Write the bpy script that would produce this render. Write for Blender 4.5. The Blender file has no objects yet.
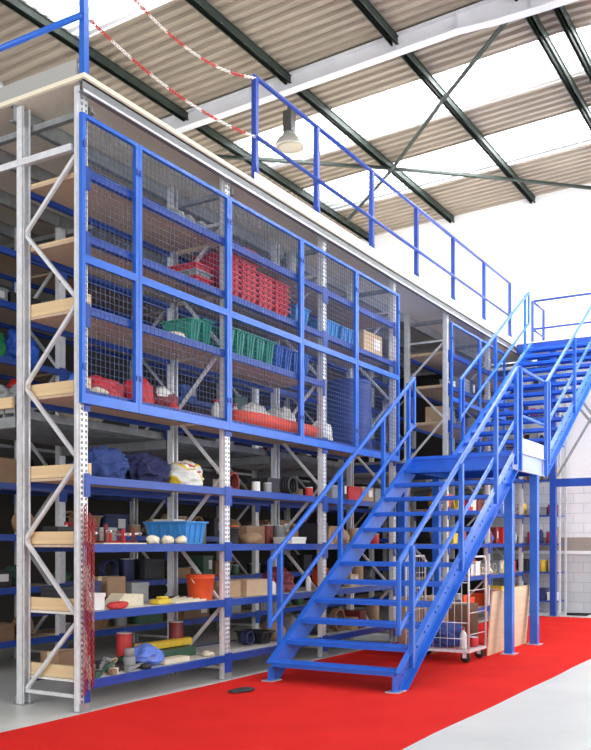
import bpy, math, random
from mathutils import Vector, Matrix, noise
R = random.Random(7)
S = bpy.context.scene
COL = S.collection

# ---------------------------------------------------------------- camera
cam = bpy.data.cameras.new('camera'); camo = bpy.data.objects.new('camera', cam); COL.objects.link(camo)
camo.location = (-5.847, -5.683, 1.5)
camo.rotation_euler = (math.radians(90), 0, math.radians(30.874 - 90))
cam.sensor_fit = 'HORIZONTAL'; cam.sensor_width = 36; cam.lens = 894 / 591 * 36
cam.shift_y = 168 / 591; cam.clip_end = 200
S.camera = camo
# ---------------------------------------------------------------- world and light
w = bpy.data.worlds.new('daylight'); S.world = w; w.use_nodes = True
bg = w.node_tree.nodes['Background']; bg.inputs[0].default_value = (0.93, 0.96, 1.0, 1); bg.inputs[1].default_value = .42

def area(name, loc, aim, sx, sy, power, col=(1, 1, 1)):
    l = bpy.data.lights.new(name, 'AREA'); l.shape = 'RECTANGLE'; l.size = sx; l.size_y = sy; l.energy = power; l.color = col
    o = bpy.data.objects.new(name, l); COL.objects.link(o); o.location = loc
    o.rotation_euler = (Vector(aim) - Vector(loc)).to_track_quat('-Z', 'Y').to_euler(); return o
# daylight through the two roof-light strips and through the open loading doors behind the camera
area('roof_light_daylight', (8.5, -1.5, 9.6), (8.5, -1.5, 0), 1.4, 10, 900)
area('second_roof_light_daylight', (11.2, -1.5, 9.6), (11.2, -1.5, 0), 1.4, 10, 900)
area('third_roof_light_daylight', (3.3, -1.0, 9.7), (3.3, -1.0, 0), 1.3, 9, 500)
area('loading_door_daylight', (-3, -12, 5.0), (5, 0, 2.4), 9, 6, 860)
area('side_door_daylight', (-12, -1, 4.5), (0, 0, 2.8), 6, 6, 720)
area('far_wall_fill_light', (10.5, -9, 4.5), (14, -2, 5), 6, 6, 700)  # added fill lamp that whitens the far wall, not a real opening
S.view_settings.view_transform = 'Standard'; S.view_settings.look = 'None'
S.view_settings.gamma = 1; S.view_settings.use_curve_mapping = False
S.view_settings.exposure = 0.08

# ---------------------------------------------------------------- materials
MATS = {}
def mat(name, col, rough=.5, metal=0, noise_amt=0, scale=8, col2=None, bump=0, alpha=1, trans=0, stretch=None, spec=None):
    if name in MATS: return MATS[name]
    m = bpy.data.materials.new(name); m.use_nodes = True; nt = m.node_tree; b = nt.nodes['Principled BSDF']
    b.inputs['Base Color'].default_value = (*col, 1); b.inputs['Roughness'].default_value = rough; b.inputs['Metallic'].default_value = metal
    if spec is not None: b.inputs['Specular IOR Level'].default_value = spec
    if trans: b.inputs['Transmission Weight'].default_value = trans
    if alpha < 1: b.inputs['Alpha'].default_value = alpha
    if noise_amt or col2 or bump:
        tc = nt.nodes.new('ShaderNodeTexCoord'); mp = nt.nodes.new('ShaderNodeMapping'); n = nt.nodes.new('ShaderNodeTexNoise')
        n.inputs['Scale'].default_value = scale; n.inputs['Detail'].default_value = 4
        nt.links.new(tc.outputs['Object'], mp.inputs[0]); nt.links.new(mp.outputs[0], n.inputs['Vector'])
        if stretch: mp.inputs['Scale'].default_value = stretch
        r = nt.nodes.new('ShaderNodeValToRGB'); c2 = col2 or tuple(max(0, c * (1 - noise_amt)) for c in col)
        r.color_ramp.elements[0].position = .35; r.color_ramp.elements[1].position = .68
        r.color_ramp.elements[0].color = (*c2, 1); r.color_ramp.elements[1].color = (*col, 1)
        nt.links.new(n.outputs[0], r.inputs[0]); nt.links.new(r.outputs[0], b.inputs['Base Color'])
        if bump:
            bp = nt.nodes.new('ShaderNodeBump'); bp.inputs['Strength'].default_value = bump; bp.inputs['Distance'].default_value = .02
            nt.links.new(n.outputs[0], bp.inputs['Height']); nt.links.new(bp.outputs[0], b.inputs['Normal'])
    MATS[name] = m; return m
blue = mat('stair_blue_paint', (.022, .145, .66), .30, 0, .15, 5)
rackblue = mat('rack_blue_paint', (.014, .07, .40), .36, 0, .15, 5)
railblue = mat('guard_rail_blue_paint', (.02, .06, .36), .4)
galv = mat('galvanised_steel', (.86, .88, .90), .36, .3, .16, 14)
darkgalv = mat('dull_galvanised_steel', (.38, .40, .41), .5, .4, .25, 9)
mesh_m = mat('mesh_wire', (.07, .10, .22), .5, .3)
chip = mat('chipboard', (.62, .47, .33), .85, 0, .18, 40)
deckboard = mat('pale_deck_board', (.78, .73, .62), .85, 0, .1, 25)
deckedge = mat('cream_deck_edge', (.86, .80, .62), .8)
white_shelf = mat('white_shelf_board', (.78, .76, .70), .6, 0, .15, 10)
pine = mat('pine_timber', (.80, .60, .34), .7, 0, .2, 6, stretch=(1, .15, 6))
plywood = mat('plywood_sheet', (.76, .58, .38), .7, 0, .12, 5, stretch=(.3, 1, 4))
purlin_m = mat('dark_green_paint', (.03, .045, .035), .65, 0, .3, 4)
rafter_m = mat('white_painted_steel', (.74, .75, .80), .5, 0, .08, 3)
rubber = mat('black_rubber', (.02, .02, .02), .8)

# ---------------------------------------------------------------- mesh helpers
class MB:
    def __init__(s): s.v = []; s.f = []; s.mi = []; s.sm = []
    def add(s, vs, fs, mi=0, sm=False):
        k = len(s.v); s.v += [tuple(p) for p in vs]; s.f += [tuple(i + k for i in f) for f in fs]; s.mi += [mi] * len(fs); s.sm += [sm] * len(fs); return s
    def box(s, x0, y0, z0, x1, y1, z1, mi=0):
        return s.add([(x0,y0,z0),(x1,y0,z0),(x1,y1,z0),(x0,y1,z0),(x0,y0,z1),(x1,y0,z1),(x1,y1,z1),(x0,y1,z1)],
                     [(0,3,2,1),(4,5,6,7),(0,1,5,4),(1,2,6,5),(2,3,7,6),(3,0,4,7)], mi)
    def bar(s, a, b, wd, ht, mi=0, up=(0, 0, 1)):
        a = Vector(a); b = Vector(b); d = (b - a).normalized(); u = Vector(up)
        if abs(d.dot(u)) > .99: u = Vector((0, 1, 0))
        sd = d.cross(u).normalized() * wd / 2; u = sd.cross(d).normalized() * ht / 2
        vs = [p + q for p in (a, b) for q in (-sd - u, sd - u, sd + u, -sd + u)]
        return s.add(vs, [(0,1,2,3),(7,6,5,4),(0,4,5,1),(1,5,6,2),(2,6,7,3),(3,7,4,0)], mi)
    def tube(s, pts, r, n=8, mi=0, closed=False, sm=True):
        pts = [Vector(p) for p in pts]; N = len(pts); rings = []
        up = None
        for i, p in enumerate(pts):
            if closed: t = (pts[(i+1) % N] - pts[i-1])
            else: t = pts[min(i+1, N-1)] - pts[max(i-1, 0)]
            t.normalize()
            if up is None: up = Vector((0, 0, 1)) if abs(t.z) < .9 else Vector((1, 0, 0))
            a = t.cross(up)
            if a.length < 1e-3: a = t.orthogonal()
            a.normalize(); b = a.cross(t).normalized(); up = b
            rr = r[i] if isinstance(r, (list, tuple)) else r
            rings.append([p + (a * math.cos(q) + b * math.sin(q)) * rr for q in (2 * math.pi * k / n for k in range(n))])
        vs = [q for g in rings for q in g]; fs = []
        M = N if closed else N - 1
        for i in range(M):
            j = (i + 1) % N
            for k in range(n): fs.append((i*n+k, i*n+(k+1) % n, j*n+(k+1) % n, j*n+k))
        if not closed: fs += [tuple(range(n))[::-1], tuple((N-1)*n+k for k in range(n))]
        return s.add(vs, fs, mi, sm)
    def lathe(s, prof, cx=0, cy=0, n=20, mi=0, sm=True, z0=0):
        vs = []; fs = []
        for r, z in prof:
            for k in range(n):
                q = 2 * math.pi * k / n; vs.append((cx + r * math.cos(q), cy + r * math.sin(q), z0 + z))
        for i in range(len(prof) - 1):
            for k in range(n): fs.append((i*n+k, i*n+(k+1) % n, (i+1)*n+(k+1) % n, (i+1)*n+k))
        fs += [tuple(range(n))[::-1], tuple((len(prof)-1)*n+k for k in range(n))]
        return s.add(vs, fs, mi, sm)
    def prism(s, poly, axis, a0, a1, mi=0):
        # poly in the two other axes, extruded along axis (0 x, 1 y, 2 z)
        def P(p, a): q = list(p); q.insert(axis, a); return q
        n = len(poly); vs = [P(p, a0) for p in poly] + [P(p, a1) for p in poly]
        fs = [tuple(range(n))[::-1], tuple(range(n, 2*n))] + [(i, (i+1) % n, n+(i+1) % n, n+i) for i in range(n)]
        return s.add(vs, fs, mi)
    def mesh(s, name, mats):
        me = bpy.data.meshes.new(name); me.from_pydata(s.v, [], s.f)
        for m in (mats if isinstance(mats, (list, tuple)) else [mats]): me.materials.append(m)
        me.polygons.foreach_set('material_index', s.mi); me.polygons.foreach_set('use_smooth', s.sm); me.update()
        import bmesh
        bm = bmesh.new(); bm.from_mesh(me); bmesh.ops.recalc_face_normals(bm, faces=bm.faces); bm.to_mesh(me); bm.free()
        return me
    def build(s, name, mats, parent=None, loc=(0, 0, 0), rz=0, bevel=0):
        o = bpy.data.objects.new(name, s.mesh(name, mats)); COL.objects.link(o); o.location = loc; o.rotation_euler = (0, 0, rz)
        if parent: o.parent = parent
        if bevel:
            b = o.modifiers.new('bevel', 'BEVEL'); b.width = bevel; b.segments = 2; b.limit_method = 'ANGLE'
        return o
def tag(o, label, cat, group=None, kind=None):
    if label: o['label'] = label
    if cat: o['category'] = cat
    if group: o['group'] = group
    if kind: o['kind'] = kind
    return o
def thing(name, label, cat, loc=(0, 0, 0), rz=0, group=None):
    o = bpy.data.objects.new(name, None); COL.objects.link(o); o.empty_display_size = .1
    o.location = loc; o.rotation_euler = (0, 0, rz); return tag(o, label, cat, group)
def inst(name, me, parent, loc=(0, 0, 0), rz=0):
    o = bpy.data.objects.new(name, me); COL.objects.link(o); o.location = loc; o.rotation_euler = (0, 0, rz)
    if parent: o.parent = parent
    return o
def struct(o): o['kind'] = 'structure'; return o

# ================================================================ THE BUILDING
# floor: painted concrete
def floor_mat():
    m = bpy.data.materials.new('painted_concrete_floor'); m.use_nodes = True; nt = m.node_tree; b = nt.nodes['Principled BSDF']
    tc = nt.nodes.new('ShaderNodeTexCoord'); n = nt.nodes.new('ShaderNodeTexNoise'); n.inputs['Scale'].default_value = .9; n.inputs['Detail'].default_value = 6
    r = nt.nodes.new('ShaderNodeValToRGB'); r.color_ramp.elements[0].color = (.56, .57, .54, 1); r.color_ramp.elements[1].color = (.68, .69, .66, 1)
    r.color_ramp.elements[0].position = .3; r.color_ramp.elements[1].position = .7
    nt.links.new(tc.outputs['Object'], n.inputs[0]); nt.links.new(n.outputs[0], r.inputs[0]); nt.links.new(r.outputs[0], b.inputs['Base Color'])
    b.inputs['Roughness'].default_value = .32; return m
struct(MB().box(-9, -11, -.1, 14, 5.9, 0).build('floor', floor_mat()))

# red event carpet
def carpet_mat():
    m = bpy.data.materials.new('red_carpet_pile'); m.use_nodes = True; nt = m.node_tree; b = nt.nodes['Principled BSDF']
    tc = nt.nodes.new('ShaderNodeTexCoord'); n = nt.nodes.new('ShaderNodeTexNoise'); n.inputs['Scale'].default_value = 1.6; n.inputs['Detail'].default_value = 5
    r = nt.nodes.new('ShaderNodeValToRGB'); r.color_ramp.elements[0].color = (.52, .012, .010, 1); r.color_ramp.elements[1].color = (.72, .022, .014, 1)
    f = nt.nodes.new('ShaderNodeTexNoise'); f.inputs['Scale'].default_value = 220
    bp = nt.nodes.new('ShaderNodeBump'); bp.inputs['Strength'].default_value = .5; bp.inputs['Distance'].default_value = .004
    for a in (n, f): nt.links.new(tc.outputs['Object'], a.inputs[0])
    nt.links.new(n.outputs[0], r.inputs[0]); nt.links.new(r.outputs[0], b.inputs['Base Color']); nt.links.new(f.outputs[0], bp.inputs['Height'])
    nt.links.new(bp.outputs[0], b.inputs['Normal']); b.inputs['Roughness'].default_value = .95; b.inputs['Specular IOR Level'].default_value = .1; return m
def carpet():
    m = MB(); n = 60; pts = []
    for i in range(n + 1):
        x = -7.6 + i * (12.45 + 7.6) / n
        pts.append((x, -.07 + .02 * noise.noise((x * .8, 0, 0))))
    edge2 = [(x, -3.02 + .035 * noise.noise((x * .6, 5, 0))) for x, _ in pts][::-1]
    top = pts + edge2; k = len(pts)
    vs = [(x, y, 0.001) for x, y in top] + [(x, y, .007) for x, y in top]; N = len(top); fs = []
    for i in range(k - 1): fs.append((N+i, N+i+1, N+N-2-i, N+N-1-i)); fs.append((i, N-1-i, N-2-i, i+1))
    for i in range(N): fs.append((i, (i+1) % N, N+(i+1) % N, N+i))
    m.add(vs, fs); return m.build('carpet_runner', carpet_mat())
tag(carpet(), 'long bright red carpet laid on the grey floor along the racking', 'carpet')

# roof: corrugated sheets running across (v direction) in a very shallow pitch
ZR, VR, K = 9.32, -2.1, .045
def zr(v): return ZR - K * abs(v - VR)
def sheet(x0, x1, v0, v1, name, m_, dz=0, pitch=.2, dep=.045, th=.012):
    prof = []; x = x0
    while x < x1 - 1e-6:
        for a, d in ((0, 0), (.34, 0), (.46, dep), (.88, dep)):
            if x + a * pitch <= x1: prof.append((x + a * pitch, d))
        x += pitch
    prof.append((x1, 0)); vs = []; fs = []
    cuts = sorted({v0, v1} | ({VR} if v0 < VR < v1 else set()))
    for v in cuts:
        for p, d in prof: vs.append((p, v, zr(v) + d + dz))
    n = len(prof); base = len(vs)
    vs += [(a, b, c + th) for a, b, c in vs]
    for j in range(len(cuts) - 1):
        for i in range(n - 1):
            q = (j*n+i, j*n+i+1, (j+1)*n+i+1, (j+1)*n+i); fs.append(q[::-1]); fs.append(tuple(base + t for t in q))
    for j in range(len(cuts) - 1):
        for i in (0, n - 1): fs.append((j*n+i, (j+1)*n+i, base+(j+1)*n+i, base+j*n+i))
    for j in (0, len(cuts) - 1):
        for i in range(n - 1): fs.append((j*n+i, j*n+i+1, base+j*n+i+1, base+j*n+i))
    return struct(MB().add(vs, fs).build(name, m_))
roof_m = mat('beige_roof_sheet', (.37, .31, .25), .6, 0, .22, 2.2, stretch=(4, .35, 1))
V0, V1 = -10.5, 5.9
for a, b in ((-.6, 2.6), (4.04, 8.0), (9.42, 10.6), (12.12, 14)): sheet(a, b, V0, V1, 'ceiling', roof_m)
for a, b in ((2.6, 4.04), (8.0, 9.42), (10.6, 12.12)): sheet(a, b, 4.0, V1, 'ceiling', roof_m)
def skylight_mat():
    m = bpy.data.materials.new('translucent_roof_light'); m.use_nodes = True; nt = m.node_tree
    out = nt.nodes['Material Output']; nt.nodes.remove(nt.nodes['Principled BSDF'])
    t = nt.nodes.new('ShaderNodeBsdfTransparent'); t.inputs[0].default_value = (1, 1, 1, 1)
    l = nt.nodes.new('ShaderNodeBsdfTranslucent'); l.inputs[0].default_value = (.95, .96, 1, 1)
    mx = nt.nodes.new('ShaderNodeMixShader'); mx.inputs[0].default_value = .35
    nt.links.new(t.outputs[0], mx.inputs[1]); nt.links.new(l.outputs[0], mx.inputs[2]); nt.links.new(mx.outputs[0], out.inputs[0]); return m
SK = skylight_mat()
for i, (a, b) in enumerate(((2.6, 4.04), (8.0, 9.42), (10.6, 12.12))): sheet(a, b, V0, 4.0, 'window_%d' % (i + 1), SK, th=.004)

# purlins along the building (double dark green channels)
def purlin(v, label):
    m = MB(); z = zr(v) - .02
    for s in (-1, 1):
        y = v + s * .032
        m.prism([(y - .012, z), (y + .012, z), (y + .012, z - .13), (y - .012, z - .13)], 0, -.5, 13.98)
        m.prism([(y - .012 * s, z - .118), (y + .028 * s, z - .118), (y + .028 * s, z - .13), (y - .012 * s, z - .13)], 0, -.5, 13.98)
        m.prism([(y - .012 * s, z), (y + .028 * s, z), (y + .028 * s, z - .015), (y - .012 * s, z - .015)], 0, -.5, 13.98)
    tag(m.build('roof_purlin', purlin_m), label, 'roof beam', 'dark green purlins under the roof sheets')
purlin(4.0, 'dark green roof purlin furthest left, above the corner of the racking')
purlin(1.9, 'dark green roof purlin between the furthest left one and the middle one')
purlin(0.0, 'dark green roof purlin in the middle, crossing the white rafter right of the lamp')
purlin(-1.92, 'dark green roof purlin of the close pair at upper right, its left member')
purlin(-2.32, 'dark green roof purlin of the close pair at upper right, its right member')

# main rafter: white I-beam with a haunch under the ridge
def rafter(u, label):
    m = MB(); zt = lambda v: zr(v) - .02; d = .25
    vs = [5.85, 4, 2, 0, -1.0, -1.6, VR, -2.6, -3.2, -5, -8, V0]
    def zb(v): h = abs(v - VR); return zt(v) - d - (.06 if h < .9 else 0) - (.03 if h < .3 else 0)
    poly = [(v, zt(v)) for v in vs] + [(v, zb(v)) for v in vs[::-1]]
    m.prism(poly, 0, u - .006, u + .006)
    for (fz) in (zt, zb):
        for a, b in zip(vs[:-1], vs[1:]):
            m.bar((u, a, fz(a)), (u, b, fz(b)), .17, .018)
    for v in (0, -1.0, VR, -3.2): m.box(u - .08, v - .006, zb(v), u + .08, v + .006, zt(v))
    tag(m.build('roof_rafter', rafter_m), label, 'roof beam')
rafter(6.62, 'deep white painted steel rafter crossing under the roof from left to upper right')
# wind bracing in the roof plane
def brace(name, pts, label):
    m = MB()
    for a, b in zip(pts[:-1], pts[1:]):
        A = (a[0], a[1], zr(a[1]) - .20); B = (b[0], b[1], zr(b[1]) - .20)
        m.bar(A, B, .075, .008); m.bar((A[0], A[1], A[2] + .03), (B[0], B[1], B[2] + .03), .008, .06)
    tag(m.build(name, purlin_m), label, 'roof brace', 'diagonal wind bracing in the roof')
brace('roof_brace', [(6.85, -1.7), (8.5, -.02), (10.5, 1.87), (12.4, 3.9)], 'dark green diagonal roof brace running down left from the rafter to the far wall')
brace('roof_brace', [(7.9, 4.4), (10.45, 1.8), (12.2, .15), (13.9, -1.35)], 'dark green roof brace lying nearly level across the picture behind the lamp')

# walls
def wall_mat(name, c, block=False, s=1):
    m = bpy.data.materials.new(name); m.use_nodes = True; nt = m.node_tree; b = nt.nodes['Principled BSDF']
    tc = nt.nodes.new('ShaderNodeTexCoord'); b.inputs['Roughness'].default_value = .7
    if block:
        mp = nt.nodes.new('ShaderNodeMapping'); mp.inputs['Rotation'].default_value = (math.radians(90), 0, math.radians(90))
        br = nt.nodes.new('ShaderNodeTexBrick'); br.inputs['Color1'].default_value = (*c, 1); br.inputs['Color2'].default_value = (*[k * .93 for k in c], 1)
        br.inputs['Mortar'].default_value = (*[k * .72 for k in c], 1); br.inputs['Scale'].default_value = 1
        br.inputs['Brick Width'].default_value = .44; br.inputs['Row Height'].default_value = .215; br.inputs['Mortar Size'].default_value = .008
        sp = nt.nodes.new('ShaderNodeSeparateXYZ'); cb = nt.nodes.new('ShaderNodeCombineXYZ')
        nt.links.new(tc.outputs['Object'], sp.inputs[0]); nt.links.new(sp.outputs['Y'], cb.inputs['X']); nt.links.new(sp.outputs['Z'], cb.inputs['Y'])
        nt.links.new(cb.outputs[0], br.inputs['Vector']); nt.links.new(br.outputs['Color'], b.inputs['Base Color'])
    else: b.inputs['Base Color'].default_value = (*c, 1)
    return m
struct(MB().box(14, V0, 0, 14.2, V1, 1.33).build('wall_far', wall_mat('grey_painted_blockwork', (.55, .55, .56), True)))
struct(MB().box(13.96, V0, 1.26, 14.0, V1, 1.33).build('trim_1', mat('white_trim', (.85, .85, .85), .5)))
struct(MB().box(14, V0, 1.33, 14.2, V1, 1.62).build('wall_far', mat('brown_band', (.34, .29, .25), .7)))
struct(MB().box(14, V0, 1.62, 14.2, V1, 2.75).build('wall_far', wall_mat('white_painted_blockwork', (.86, .87, .89), True)))
struct(MB().box(13.90, .95, 0, 13.96, 5.88, 5.56).build('wall_far', mat('added_dark_backing', (.04, .038, .036), .9)))  # added dark sheet over the white wall; its colour stands in for shade
def cladding():
    m = MB(); vs = [V1, VR, V0]
    m.prism([(V1, 2.75), (V1, zr(V1)), (VR, zr(VR)), (V0, zr(V0)), (V0, 2.75)], 0, 14.0, 14.2)
    return m.build('wall_far', mat('white_cladding', (.93, .94, .96), .6))
struct(cladding())
struct(MB().box(-9, 5.9, 5.5, 14.2, 6.1, 8.95).build('wall_left', mat('pale_cladding', (.72, .73, .75), .6)))
struct(MB().box(-9, 5.9, 0, 14.2, 6.1, 5.5).build('wall_left', mat('shade_dark_wall', (.05, .045, .04), .9)))  # shade under the deck put into the lower wall's dark colour

# high-bay lamp under the roof
def lamp():
    u, v = 7.3, 2.3; z = 8.30
    t = thing('high_bay_lamp', 'bell shaped industrial lamp hanging under the roof by the white rafter', 'lamp', (u, v, z))
    MB().lathe([(.24, .004), (.26, 0), (.262, .02), (.24, .07), (.19, .15), (.12, .20)], n=32).build('lamp_shade', mat('lamp_aluminium', (.50, .49, .45), .4, .3), t)
    MB().lathe([(.08, -.012), (.16, -.006), (.235, .006), (.2, .02)], n=24).build('lens', mat('lamp_glass', (.45, .40, .32), .2), t)
    MB().lathe([(.02, .2), (.12, .2), (.12, .24), (.09, .26), (.02, .26)], n=24).build('collar', darkgalv, t)
    MB().box(-.085, -.085, .26, .085, .085, .62).box(-.03, -.03, .62, .03, .03, .79).build('ballast_housing', mat('dark_ballast', (.06, .06, .055), .5), t, bevel=.01)
lamp()

# ================================================================ RACKING
H = 5.54
def post_mesh(holes, h=H):
    """open omega profile, web facing -v, local origin at outer corner of the web centre"""
    m = MB(); w, d, t = .10, .075, .004; p = .05
    if holes:
        xs = [-.05, -.036, -.015, .015, .036, .05]; zs = []; k = 0
        z = .02
        zs = [0]
        while z + .03 < h: zs += [z, z + .026]; z += p
        zs.append(h)
        def V(x, z): return (x, 0, z)
        vs = []; fs = []; nx = len(xs)
        for zz in zs:
            for x in xs: vs.append(V(x, zz))
        for j in range(len(zs) - 1):
            for i in range(nx - 1):
                if j % 2 == 1 and i in (1, 3) and j < len(zs) - 2: continue
                fs.append((j*nx+i, j*nx+i+1, (j+1)*nx+i+1, (j+1)*nx+i))
        m.add(vs, fs)
        m.box(-.05, .0, 0, -.046, d, h); m.box(.046, .0, 0, .05, d, h); m.box(-.054, .03, 0, -.05, .045, h)
    else:
        m.box(-.05, 0, 0, .05, t, h); m.box(-.05, t, 0, -.05 + t, d, h); m.box(.05 - t, t, 0, .05, d, h)
    m.box(-.05, d - .004, 0, -.028, d, h); m.box(.028, d - .004, 0, .05, d, h)
    return m.mesh('upright_post', galv)
PM_HOLE = post_mesh(True); PM_PLAIN = post_mesh(False)
m = MB().box(-.07, -.03, 0, .07, .10, .008); m.box(-.055, -.012, .008, .055, .0, .08); PLATE = m.mesh('foot_plate', darkgalv)
BR = {}
def brace_mesh(key, dep, z0, z1):
    if key in BR: return BR[key]
    m = MB(); m.bar((0, .06, z0), (0, dep - .06, z1), .03, .032); BR[key] = m.mesh('brace', galv); return BR[key]
ZZ = [(.82, .13, 0), (.82, 1.53, 0), (2.24, 1.53, 0), (2.24, 2.95, 0), (3.66, 2.95, 0), (3.66, 4.37, 0), (5.0, 4.37, 0)]
def frame(root, u, v, dep, front=True):
    a = inst('upright_post', PM_HOLE if front else PM_PLAIN, root, (u, v, .008)); inst('foot_plate', PLATE, a, (0, 0, -.008))
    b = inst('upright_post', PM_HOLE if front else PM_PLAIN, root, (u, v + dep, .008), math.pi); inst('foot_plate', PLATE, b, (0, 0, -.008))
    for i, (zf, zb, _) in enumerate(ZZ): inst('brace', brace_mesh(i, dep, zf, zb), root, (u, v, 0))
    inst('brace', brace_mesh('lo', dep, .13, .13), root, (u, v, 0)); inst('brace', brace_mesh('hi', dep, 5.02, 5.02), root, (u, v, 0))
BM = {}
def beam_mesh(L, back):
    k = (round(L, 3), back)
    if k in BM: return BM[k]
    m = MB(); s = 1 if not back else -1
    # stepped box beam, local x 0..L between post centres, y in front of the post web, z top at 0
    y0, y1 = (-.012, .038) if not back else (-.038, .012)
    m.box(.052, y0, -.075, L - .052, y1, 0)
    m.box(.052, y0 - .004, -.022, L - .052, y0, -.003); m.box(.052, y0 - .004, -.072, L - .052, y0, -.053)
    for x0, x1 in ((-.001, .062), (L - .062, L + .001)):
        m.box(x0, (-.018 if not back else .006), -.19, x1, (-.006 if not back else .018), .02)
    BM[k] = m.mesh('shelf_beam', rackblue); return BM[k]
SB = {}
def board_mesh(L, dep, kind):
    k = (round(L, 3), dep, kind)
    if k in SB: return SB[k]
    m = MB()
    if kind == 'slat':
        n = 9
        for i in range(n):
            y = .04 + i * (dep - .08) / n; m.box(.056, y, -.035, L - .056, y + (dep - .08) / n - .012, 0)
        SB[k] = m.mesh('shelf_deck', darkgalv)
    else:
        m.box(.054, .042, -.028, L - .054, dep - .042, -.004); SB[k] = m.mesh('shelf_board', white_shelf if kind == 'white' else chip)
    return SB[k]
LV = [.27, .88, 1.49, 2.10, 2.86, 3.61, 4.25, 4.83]
def rack(name, label, u0, bays, v, dep, levels, L=2.2, kinds=None, timber=(), front=True, skip=()):
    root = thing(name, label, 'shelving rack', (0, 0, 0))
    for i in range(bays + 1): frame(root, u0 + i * L, v, dep, front)
    for i in range(bays):
        for j, z in enumerate(levels):
            if (i, j) in skip: inst('shelf_beam', beam_mesh(L, True), root, (u0 + i * L, v + dep, z)); continue
            inst('shelf_beam', beam_mesh(L, False), root, (u0 + i * L, v, z)); inst('shelf_beam', beam_mesh(L, True), root, (u0 + i * L, v + dep, z))
            inst('shelf_board', board_mesh(L, dep, (kinds or {}).get(j, 'chip')), root, (u0 + i * L, v, z))
    TM = MB().box(.058, .005, .0, .098, dep - .03, .115).mesh('timber_side_board', pine)
    TT = MB().box(.058, .045, -.0, .098, dep - .045, .02).mesh('timber_edge_strip', pine)
    for (i, j, tall) in timber: inst('timber_side_board' if tall else 'timber_edge_strip', TM if tall else TT, root, (u0 + i * L, v, levels[j]))
    return root
rack('pallet_rack', 'tall blue and galvanised shelving rack nearest the camera, full of goods, behind wire mesh above', 0, 3, 0, .8, LV,
     kinds={0: 'white', 1: 'white'}, timber=[(0, 0, 1), (0, 1, 1), (0, 2, 1), (0, 3, 1), (0, 4, 1), (0, 5, 1), (0, 6, 0), (0, 7, 0), (1, 5, 0), (1, 6, 0), (1, 7, 0)], skip={(2, 5)})
rack('pallet_rack', 'shelving rack beyond the gap, behind the landing and the upper flight of stairs', 8.8, 2, 0, .8, LV, timber=[(0, 5, 0), (0, 6, 0), (0, 7, 0), (0, 4, 0)])
LV2 = [.36, .98, 1.6, 2.2, 3.05, 3.65, 4.3, 4.92]
rack('pallet_rack', 'long rear shelving rack standing across the aisle behind the front racking', 0, 6, 2.5, .8, LV2, front=False)

# steel mezzanine: upper deck at 5.6 m
def deck():
    t = thing('mezzanine_deck', 'pale boarded upper deck with galvanised edge beam on top of the racking', 'mezzanine', (0, 0, 0))
    MB().box(-.09, -.09, 5.56, 13.895, 5.7, 5.60).build('deck_boarding', [deckboard], t)
    m = MB().box(-.105, -.105, 5.565, 13.6, -.09, 5.605); m.box(-.105, -.09, 5.565, -.09, 5.7, 5.605); m.build('deck_edge_strip', deckedge, t)
    MB().box(-.085, .02, 5.60, -.07, 5.6, 5.76).build('toe_board', mat('grey_white_board', (.42, .42, .40), .6), t)
    MB().box(2.6, -.10, 5.605, 13.6, -.088, 5.70).build('toe_board', mat('white_toe_board', (.86, .85, .82), .5), t)
    m = MB().box(-.1, -.085, 5.45, 13.6, -.075, 5.555); m.box(-.1, -.085, 5.45, 13.6, -.03, 5.46); m.box(-.1, -.085, 5.54, 13.6, -.03, 5.555)
    e = m.build('edge_beam', mat('shadowed_edge_beam', (.22, .23, .24), .5, .4), t)  # galvanised beam with its shadow put into a darker grey
    MB().box(-.1, -.10, 5.445, 13.6, -.085, 5.465).build('beam_lip', galv, e)
    J = MB().box(0, 0, -.15, 13.6, .008, 0); J.box(0, 0, -.15, 13.6, .055, -.142); J.box(0, 0, -.008, 13.6, .055, 0); J.box(0, .047, -.15, 13.6, .055, -.13); JM = J.mesh('joist', darkgalv)
    for v in (.80, 1.65, 2.5, 3.3, 4.4, 5.5): inst('joist', JM, t, (-.08, v, 5.56))
    X = MB().box(0, 0, -.06, .008, 5.55, 0); X.box(0, 0, -.06, .05, 5.55, -.052); XM = X.mesh('cross_joist', darkgalv)
    for u in (.08, 2.27, 4.47, 6.67, 8.87, 11.07, 13.27): inst('cross_joist', XM, t, (u, -.02, 5.41))
    for u in (-.05,): MB().box(-.012, .1, 4.99, .012, 5.6, 5.05).build('side_tie', galv, t, (u, 0, 0))
deck()
# mid floor of steel planks between the racks, at landing height
def midfloor():
    t = thing('walkway_floor', 'grey steel plank walkway floor at landing height between the two racks', 'walkway', (0, 0, 0))
    m = MB()
    y = .86
    while y < 2.42: m.box(-.02, y, 2.72, 13.2, y + .13, 2.76); m.box(-.02, y, 2.68, 13.2, y + .01, 2.72); y += .15
    m.build('steel_planks', darkgalv, t)
    MB().box(-.06, .86, 2.76, -.02, 2.42, 2.86).build('timber_edge', pine, t)
    m = MB(); y = 3.36
    while y < 5.6: m.box(-.02, y, 2.72, 13.2, y + .13, 2.76); y += .15
    m.build('steel_planks', darkgalv, t)
    m = MB(); u = 6.70
    while u < 8.66: m.box(u, -.34, 2.72, u + .13, .84, 2.76); u += .15
    m.build('steel_planks', darkgalv, t)
    for u in (-.0, 2.2, 4.4, 6.6, 8.8, 11, 13.1):
        MB().box(-.03, .84, 2.58, .03, 2.48, 2.68).build('floor_joist', darkgalv, t, (u, 0, 0))
    for u in (6.76, 8.64): MB().box(-.03, -.34, 2.6, .03, .84, 2.72).build('floor_joist', rackblue, t, (u, 0, 0))
midfloor()

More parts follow.
